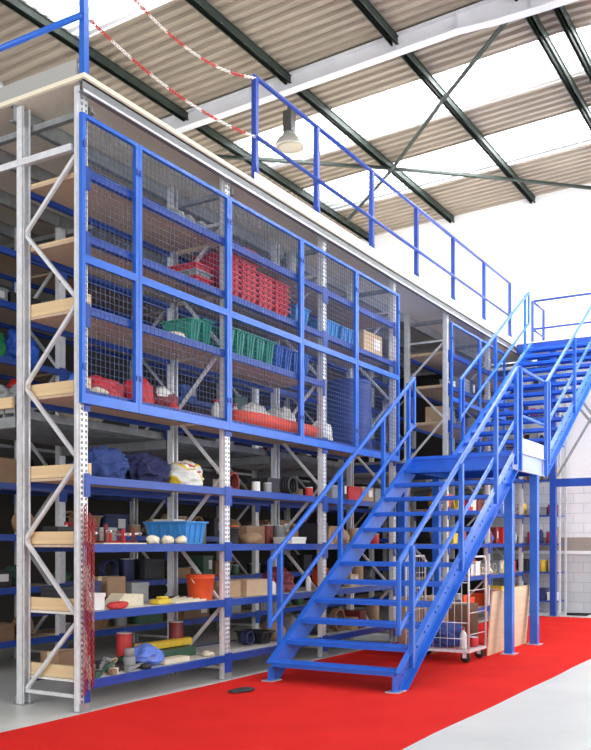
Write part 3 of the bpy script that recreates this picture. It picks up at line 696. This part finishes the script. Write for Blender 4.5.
m = MB().box(-.33, 0, 0, .33, .35, .012); m.prism([(-.0, .012), (.0, .04), (.30, .09), (.30, .07)], 0, -.33, .33); simple('flattened_carton', m, CARD[2], 'flattened cardboard sheet on the shelf above the red rucksack', 'cardboard', (1.06, .2, Z[5]))
lump('cloth_bundle', 'cream cloth lying left of the pair of green crates', 'cloth', 1.55, .22, Z[5], .3, .22, .10, COLR['cream'], 41, sub=3)
ordn = ['first', 'second', 'third', 'fourth', 'fifth', 'sixth', 'seventh', 'eighth', 'ninth', 'tenth', 'eleventh', 'twelfth', 'thirteenth', 'fourteenth', 'fifteenth', 'sixteenth', 'seventeenth', 'eighteenth', 'nineteenth', 'twentieth', 'twenty-first', 'twenty-second', 'twenty-third', 'twenty-fourth', 'twenty-fifth', 'twenty-sixth', 'twenty-seventh', 'twenty-eighth', 'twenty-ninth', 'thirtieth']
for i in range(2): tub(1.80 + i * .21 + .0, .12, Z[5], .17, .4, .28 + .03 * i, ['left green crate beside the first inner rack post behind mesh', 'right green crate, touching the first inner rack post behind mesh'][i], 'green', name='plastic_crate', group='green crates')
for i in range(3): tub(1.93, .12, Z[6] + i * .07, .28, .4, .11, ['lowest', 'middle', 'topmost'][i] + ' red tray of the short stack at the right of the first bay', 'red' if i != 1 else 'grey', name='stacking_tray', group='short stack of trays')
for i in range(3): lump('plastic_bag', ['left', 'middle', 'right'][i] + ' translucent white plastic bag on the highest shelf of the nearest bay', 'bag', 1.58 + i * .20, .25, Z[7], .18, .26, .17, pmat('milky_plastic', (.36, .38, .37)), 50 + i, sub=3, fold=.2)
# ---- second bay
for c in range(4):
    n = 7 if c < 2 else 6
    for k in range(n):
        tub(2.43 + c * .36 + .03, .12, Z[6] + k * .062, .30, .42, .14, '%s bin counted from the bottom in the %s column of stacked red bins' % (ordn[k], ['first', 'second', 'third', 'fourth'][c]), 'red', name='stacking_bin', group='stacked red bins behind mesh')
tub(4.08, .14, Z[6], .34, .4, .28, 'pale blue tub right of the stacked red bins', 'pale blue')
lump('kit_bag', 'red bag lying above the stacked red bins on the highest shelf', 'bag', 3.02, .3, Z[7], .44, .3, .17, COLR['red'], 61, sub=3)
lump('plastic_bag', 'white bag beside the red one above the stacked red bins', 'bag', 3.50, .3, Z[7], .40, .3, .15, COLR['white'], 62, sub=3)
m = MB().lathe([(.07, 0), (.075, .01), (.075, .40), (.06, .42)], n=18); simple('cardboard_tube', m, COLR['grey'], 'upright grey tube on the highest shelf near the second inner post', 'tube', (4.02, .3, Z[7]))
for i in range(5): tub(2.44 + i * .21, .12, Z[5], .17, .42, .33, ordn[i] + ' green crate from the left in the row below the red bins', 'green', name='plastic_crate', group='row of green crates below the red bins')
for i in range(4): tub(3.50 + i * .21, .12, Z[5], .17, .42, .31, ordn[i] + ' blue crate from the left in the row right of the green crates', 'blue', name='plastic_crate', group='row of blue crates')
m = MB().tube([(-.9, 0, .085), (-.3, .01, .095), (.3, -.01, .085), (.86, .0, .09)], [.075, .088, .082, .086], 14); m.tube([(-.85, .14, .07), (.82, .15, .075)], .07, 12)
simple('fabric_roll', m, mat('orange_red_fabric', (.85, .09, .03), .7, 0, .2, 10, bump=.3), 'long orange red fabric roll lying on the lowest caged shelf of the second bay', 'roll', (3.42, .12, Z[4] + .002))
lump('white_sack', 'left white sack lying behind the orange red roll', 'sack', 3.50, .52, Z[4], .46, .42, .38, COLR['white'], 71, fold=.12)
lump('white_sack', 'right white sack lying behind the right end of the orange red roll', 'sack', 4.06, .50, Z[4], .40, .42, .42, COLR['white'], 73, fold=.12)
lump('white_sack', 'white sack right of the second inner post, next to the big blue barrel', 'sack', 4.80, .28, Z[4], .46, .34, .28, COLR['white'], 75, fold=.12)
for i, u in enumerate((2.75, 2.92, 3.14)): bottle(u, .55, Z[4], .06, .34, ['left', 'middle', 'right'][i] + ' white bottle standing behind the orange red roll', 'white')
# ---- third bay
for i in range(2): tub(4.84 + i * .50, .13, Z[6], .42, .42, .26, ['left pale blue tub of the two behind the fourth mesh panel', 'right pale blue tub of the two, next to the big carton'][i], 'pale blue')
carton(6.14, .14, Z[6], .62, .42, .36, 'large light brown carton on the caged shelf at the end of the rack', 'light brown', paper=True)
def barrel():
    t = thing('barrel', 'big dark blue plastic barrel standing behind mesh near the stair', 'barrel', (5.84, .40, Z[4] + .001))
    r = .335; h = .98
    prof = [(r*.9, 0), (r*.97, .03)]
    for z in (.12, .34, .62, .84): prof += [(r, z - .03), (r*1.03, z), (r, z + .03)]
    prof = sorted(prof, key=lambda p: p[1]) + [(r*.97, h - .03), (r*.9, h)]
    MB().lathe(prof, n=36).build('barrel_body', mat('barrel_blue_plastic', (.03, .07, .30), .45), t)
    MB().lathe([(r*.95, h - .04), (r*1.0, h - .02), (r*1.0, h + .02), (r*.9, h + .03), (r*.3, h + .035)], n=36).build('lid', mat('barrel_lid', (.05, .10, .36), .45), t)
barrel()

# ---- filler goods, each an object of its own, laid out along a shelf from left to right
COUNT = {}
def goods_row(u0, u1, v, z, hmax, where, palette, seed, smin=.16, smax=.5, dmax=.5, gap=.03, fill=.9):
    """where: short phrase naming the shelf; a thing's ordinal counts from the left along that whole shelf"""
    r = random.Random(seed); u = u0
    while u < u1 - smin:
        wd = min(r.uniform(smin, smax), u1 - u); c = r.choice(palette); k = r.random()
        if r.random() > fill: u += wd; continue
        n = COUNT[where] = COUNT.get(where, 0) + 1
        cu = u + wd / 2; o = ordn[n - 1] + ' from the left ' + where
        h = r.uniform(.35, .95) * hmax
        if k < .44: carton(cu, v + r.uniform(0, .06), z, wd - .02, min(dmax, r.uniform(.28, .5)), h, '%s box, %s' % (c, o), c, paper=r.random() < .4)
        elif k < .56: tub(cu, v + .02, z, wd - .06, min(dmax, .4), min(h, .26), '%s tub, %s' % (c, o), c)
        elif k < .72:
            rad = min(.10, wd * .42); tin(cu, v + .14, z, rad, min(h, .3), '%s tin, %s' % (c, o), c)
        elif k < .87: lump('cloth_bundle', '%s cloth bundle, %s' % (c, o), 'cloth', cu, v + .2, z, wd - .06, .30, min(h, .3), COLR[c], seed * 10 + n, sub=3, fold=.2)
        else:
            rad = min(.16, wd * .4, hmax * .4); coil(cu, v + .1, z, rad, '%s coil, %s' % (c, o), c if c != 'white' else 'grey', th=.014)
        u += wd + gap
def goods_bays(starts, L, u1, *a, **k):
    a = list(a); sd = a[5]
    for i, s0 in enumerate(starts):
        a[5] = sd + 17 * i; goods_row(s0 + .08, min(s0 + L - .08, u1), *a, **k)
DARKP = ['dark brown', 'grey', 'navy', 'black', 'dark red', 'brown', 'dark green', 'black']
MIXP = ['brown', 'red', 'light brown', 'blue', 'grey', 'white', 'dark brown', 'yellow', 'navy']
BRIGHT = ['red', 'yellow', 'white', 'grey', 'blue', 'black', 'orange', 'cream', 'dark red', 'green']
# near rack, second and third bay, open shelves
def bay2():
    carton(2.50, .12, Z[1], .27, .24, .19, 'small brown carton beside the second rack post at stair foot height', 'brown')
    carton(2.96, .10, Z[1], .46, .32, .19, 'light brown carton left of the stair handrail end', 'light brown')
    bucket(2.62, .25, Z[2], .10, .2, 'dark tin bucket on the shelf above the small cartons', 'black')
    coil(2.75, .3, Z[3], .10, 'red coil with a pale centre on the top open shelf of the second bay', 'dark red')
    coil(3.95, .22, Z[3], .11, 'black coil on the top open shelf of the second bay, right end', 'black')
    carton(3.55, .25, Z[3], .28, .3, .2, 'black box on the top open shelf of the second bay', 'black')
    carton(3.95, .12, Z[2], .34, .28, .08, 'flat white box on the shelf crossed by the stair handrail', 'white')
    lump('cloth_bundle', 'dark red cloth on the shelf under the flat white box', 'cloth', 3.75, .32, Z[1], .5, .36, .3, COLR['dark red'], 81, fold=.2)
    carton(3.30, .35, Z[2], .4, .34, .22, 'dark brown carton on the shelf crossed by the stair handrail', 'dark brown')
    for i, (u, c) in enumerate(((2.42, 'grey'), (3.86, 'dark red'), (4.16, 'grey'))): tin(u, .55, Z[2], .08, .24, '%s tin, %s from left at the back of the shelf above the small cartons' % (c, ordn0[i]), c)
    for i, (u, c) in enumerate(((3.30, 'white'), (3.42, 'orange'), (4.15, 'white'))): bottle(u, .10, Z[1], .035, .18 + .02 * i, '%s bottle right of the light brown carton, %s of three in the second bay' % (c, ordn0[i]), c)
    for i, (u, c) in enumerate(((2.95, 'white'), (3.2, 'grey'), (4.2, 'red'))): tin(u, .12, Z[3], .05, .12, 'small %s tin on the top open shelf of the second bay' % c, c)
    lump('cloth_bundle', 'brown cloth bundle between the black tin bucket and the flat white box', 'cloth', 2.95, .2, Z[2], .3, .26, .14, COLR['dark brown'], 83, sub=3)
    goods_row(3.0, 4.3, .2, Z[0], .3, "on the second bay's lowest shelf", DARKP, 91)
bay2()
goods_row(4.48, 6.54, .10, Z[3], .36, "on the third bay's top open shelf", ['red', 'black', 'brown', 'red', 'grey', 'black'], 101)
goods_row(4.48, 6.54, .10, Z[2], .36, "on the third bay's third shelf up", ['light brown', 'brown', 'cream', 'red', 'black', 'brown', 'yellow'], 102)
goods_row(4.48, 6.54, .10, Z[1], .36, "on the third bay's second shelf up", ['brown', 'brown', 'dark red', 'orange', 'black', 'light brown'], 103)
goods_row(4.48, 6.54, .10, Z[0], .36, "on the third bay's lowest shelf", DARKP, 104)
# rack beyond the gap
for j in range(4): goods_bays((8.8, 11.0), 2.2, 13.1, .08, Z[j], .36, 'on shelf %s behind the landing' % ['one', 'two', 'three', 'four'][j], BRIGHT, 120 + j, smin=.12, smax=.3, fill=.97)
carton(9.12, .12, Z[5], .34, .36, .30, 'light brown carton at the rack end facing the gap, seen over the landing', 'light brown')
for j in (4, 5, 6): goods_bays((9.3, 11.0), 1.7 if j else 0, 13.1, .12, Z[j], .4, 'on caged shelf %s beyond the gap' % ['', '', '', '', 'one', 'two', 'three'][j], ['brown', 'grey', 'dark brown', 'navy', 'white', 'blue'], 120 + j, smin=.25, smax=.5, fill=.75)
# rear rack across the aisle
REAR = ((['black', 'grey', 'dark green', 'dark brown'], .8, .3), (DARKP, .9, .34), (['brown', 'dark brown', 'brown', 'black', 'navy', 'grey'], .95, .36), (['brown', 'light brown', 'dark brown', 'black', 'navy'], .95, .5), (['grey', 'black', 'navy', 'dark red', 'grey', 'black'], .9, .36), (['navy', 'black', 'blue', 'dark green'], .6, .36), (['navy', 'black', 'grey'], .4, .36))
for j, (pal, f, hm) in enumerate(REAR):
    w_ = 'on rear rack level %s' % ['one', 'two', 'three', 'four', 'five', 'six', 'seven'][j]
    if j not in (4, 5): goods_row(1.0, 2.12, 2.6, LV2[j], hm, w_, pal, 150 + j, smin=.3, smax=.6, fill=f)
    goods_bays((2.2, 4.4, 6.6) if j not in (4, 5) else (4.4, 6.6), 2.2, 9, 2.6, LV2[j], hm, w_, pal, 250 + j, smin=.2, smax=.55, fill=f)
# big textiles and bags at the far left
lump('tarpaulin', 'bright green tarpaulin bundle at the left edge on the rear rack', 'tarpaulin', 1.28, 2.90, LV2[5] + .0, .56, .42, .46, mat('green_tarp', (.02, .28, .09), .7), 201, fold=.15)
lump('tarpaulin', 'blue tarpaulin bundle right of the green one on the rear rack', 'tarpaulin', 1.86, 2.90, LV2[5], .46, .42, .44, mat('blue_tarp', (.03, .12, .60), .6), 203, fold=.15)
lump('duffel_bag', 'dark grey fabric heap on the rear rack left of the corner post', 'bag', 1.72, 2.9, LV2[4], .6, .4, .30, COLR['grey'], 205, fold=.25)
lump('duffel_bag', 'black fabric heap on the rear rack between the corner posts', 'bag', 2.62, 2.9, LV2[4], .5, .42, .36, COLR['black'], 207, fold=.25)
lump('cloth_bundle', 'small red cloth on top of the dark heap at the left edge', 'cloth', 1.75, 2.80, LV2[4] + .30, .26, .22, .14, COLR['red'], 209, sub=3)
lump('duffel_bag', 'grey and black heap lying on the walkway floor at the corner', 'bag', .38, 1.25, 2.76, .62, .55, .28, COLR['grey'], 211, fold=.3)
m = MB().tube([(-.35, -.2, .09), (0, 0, .10), (.35, .22, .22)], .075, 14); simple('fabric_roll', m, mat('pale_blue_fabric', (.25, .42, .78), .8), 'pale blue fabric roll lying on the walkway floor at the left edge', 'roll', (-.0 + .42, 1.9, 2.762))
lump('cloth_bundle', 'cream white cloth bundle behind the corner post on the walkway floor', 'cloth', 1.15, 1.15, 2.762, .5, .36, .32, COLR['cream'], 213, fold=.15)

# ---- cage trolley under the stairs
def trolley():
    t = thing('cage_trolley', 'galvanised wire cage trolley standing under the stairs', 'trolley', (4.72, -1.86, .008))
    W, D, Hh = .66, .86, 1.32
    m = MB().box(0, 0, .13, W, .03, .16); m.box(0, D - .03, .13, W, D, .16); m.box(0, .03, .13, .03, D - .03, .16); m.box(W - .03, .03, .13, W, D - .03, .16)
    for i in range(6): m.box(.04 + i * .105, .03, .14, .06 + i * .105, D - .03, .15)
    for i in range(7): m.box(.03, .07 + i * .12, .15, W - .03, .085 + i * .12, .156)
    m.build('base_frame', galv, t)
    for y, lab in ((.01, 0), (D - .01, 1)):
        m = MB().tube([(.015, y, .15), (.015, y, Hh - .06), (.06, y, Hh), (W - .06, y, Hh), (W - .015, y, Hh - .06), (W - .015, y, .15)], .014, 8)
        for z in (.35, .62, .9, 1.1): m.tube([(.015, y, z), (W - .015, y, z)], .005, 5)
        if lab:
            for i in range(6): m.tube([(.10 + i * .09, y, .15), (.10 + i * .09, y, Hh)], .0035, 5)
        m.build('hoop_frame', galv, t)
    m = MB()
    for z in (.3, .5, .75, 1.0, 1.22): m.tube([(.015, .02, z), (.015, D - .02, z)], .005, 5)
    for i in range(8): m.tube([(.015, .10 + i * .095, .15), (.015, .10 + i * .095, 1.22)], .0035, 5)
    m.build('side_mesh', galv, t)
    for x, y in ((.07, .07), (W - .07, .07), (.07, D - .07), (W - .07, D - .07)):
        c = MB().tube([(x - .016, y, .062), (x + .016, y, .062)], .06, 18).build('castor_wheel', rubber, t)
        k = MB().box(x - .03, y - .02, .06, x - .02, y + .03, .13); k.box(x + .02, y - .02, .06, x + .03, y + .03, .13); k.box(x - .03, y - .03, .12, x + .03, y + .035, .13); k.build('castor_fork', galv, c)
trolley()
lump('cloth_bundle', 'navy fabric bundle lying low inside the cage trolley', 'cloth', 5.05, -1.38, .17, .5, .6, .3, mat('trolley_blue', (.03, .06, .24), .8), 221, fold=.2)
bottle(4.9, -1.72, .17, .045, .26, 'white bottle standing in the cage trolley', 'white')
tin(5.22, -1.74, .17, .06, .12, 'small red tin standing in the cage trolley', 'red')
# plywood sheets leaning on the landing posts
def leaning(u0, u1, h, v0, v1, label):
    m = MB().prism([(v0, .008), (v0 + .018, .008), (v1 + .018, h), (v1, h)], 0, u0, u1); simple('plywood_sheet', m, plywood, label, 'board', (0, 0, 0), group=None)
leaning(5.60, 6.52, .86, -1.80, -1.87, 'left pale plywood sheet leaning behind the landing posts')
leaning(6.56, 7.34, .88, -1.80, -1.87, 'right pale plywood sheet leaning behind the landing posts')
carton(5.7, -1.1, .008, .6, .5, .75, 'tall brown carton standing behind the cage trolley', 'brown')
carton(6.7, -1.2, .008, .5, .5, .6, 'dark brown carton standing behind the plywood sheets', 'dark brown')
goods_row(6.9, 8.6, 1.2, 0.0, .9, 'on the floor of the gap between the racks', DARKP, 301, smin=.35, smax=.6)
# black rag on the carpet, cable on the floor by the far wall
lump('black_rag', 'small black rag lying on the red carpet near the first bay', 'rag', 1.62, -.60, .008, .34, .20, .025, COLR['black'], 231, sub=3, fold=.2)
m = MB().tube([(0, .9, .03), (.1, .3, .03), (-.05, -.4, .03), (.06, -1.1, .03)], .03, 8); simple('floor_hose', m, COLR['black'], 'black hose lying on the floor in front of the far wall', 'hose', (12.95, -1.9, 0))
m = MB().box(-.1, -.5, 0, .1, .5, .04); simple('floor_ramp', m, COLR['white'], 'short white strip lying on the floor by the far wall', 'strip', (12.7, -2.0, 0.001))

# shelving unit standing across the end of the building, facing the stairs
def end_unit():
    t = thing('shelving_unit', 'tall grey shelving unit across the far end, seen between the stair treads and landing posts', 'shelving', (13.32, 0, 0))
    for u in (0, .50):
        for v in (-.76, .90): MB().box(-.02, -.02, 0, .02, .02, 5.30).build('upright_post', galv, t, (u, v, .002))
    for z in LV + [5.28]: MB().box(.0, -.74, -.03, .50, .88, 0).build('shelf_board', rackblue, t, (0, 0, z))
end_unit()
r_ = random.Random(77)
for j in range(8):
    v = -.70; n = 0
    while v < .80:
        wd = r_.uniform(.12, .26); n += 1; c = r_.choice(['red', 'black', 'grey', 'yellow', 'navy', 'white', 'dark brown', 'dark red', 'brown', 'black']); k = r_.random(); h = r_.uniform(.12, .36)
        lab = '%s %%s, %s from the right on end unit shelf %s' % (c, ordn[n - 1], ['one', 'two', 'three', 'four', 'five', 'six', 'seven', 'eight'][j])
        if k < .55: carton(13.36, v + wd / 2, LV[j], wd - .02, .3, h, lab % 'box', c, rz=-math.pi / 2)
        elif k < .8: tin(13.50, v + wd / 2, LV[j], wd * .4, min(h, .26), lab % 'tin', c)
        else: bottle(13.48, v + wd / 2, LV[j], wd * .3, min(h + .06, .34), lab % 'bottle', c)
        v += wd + .015
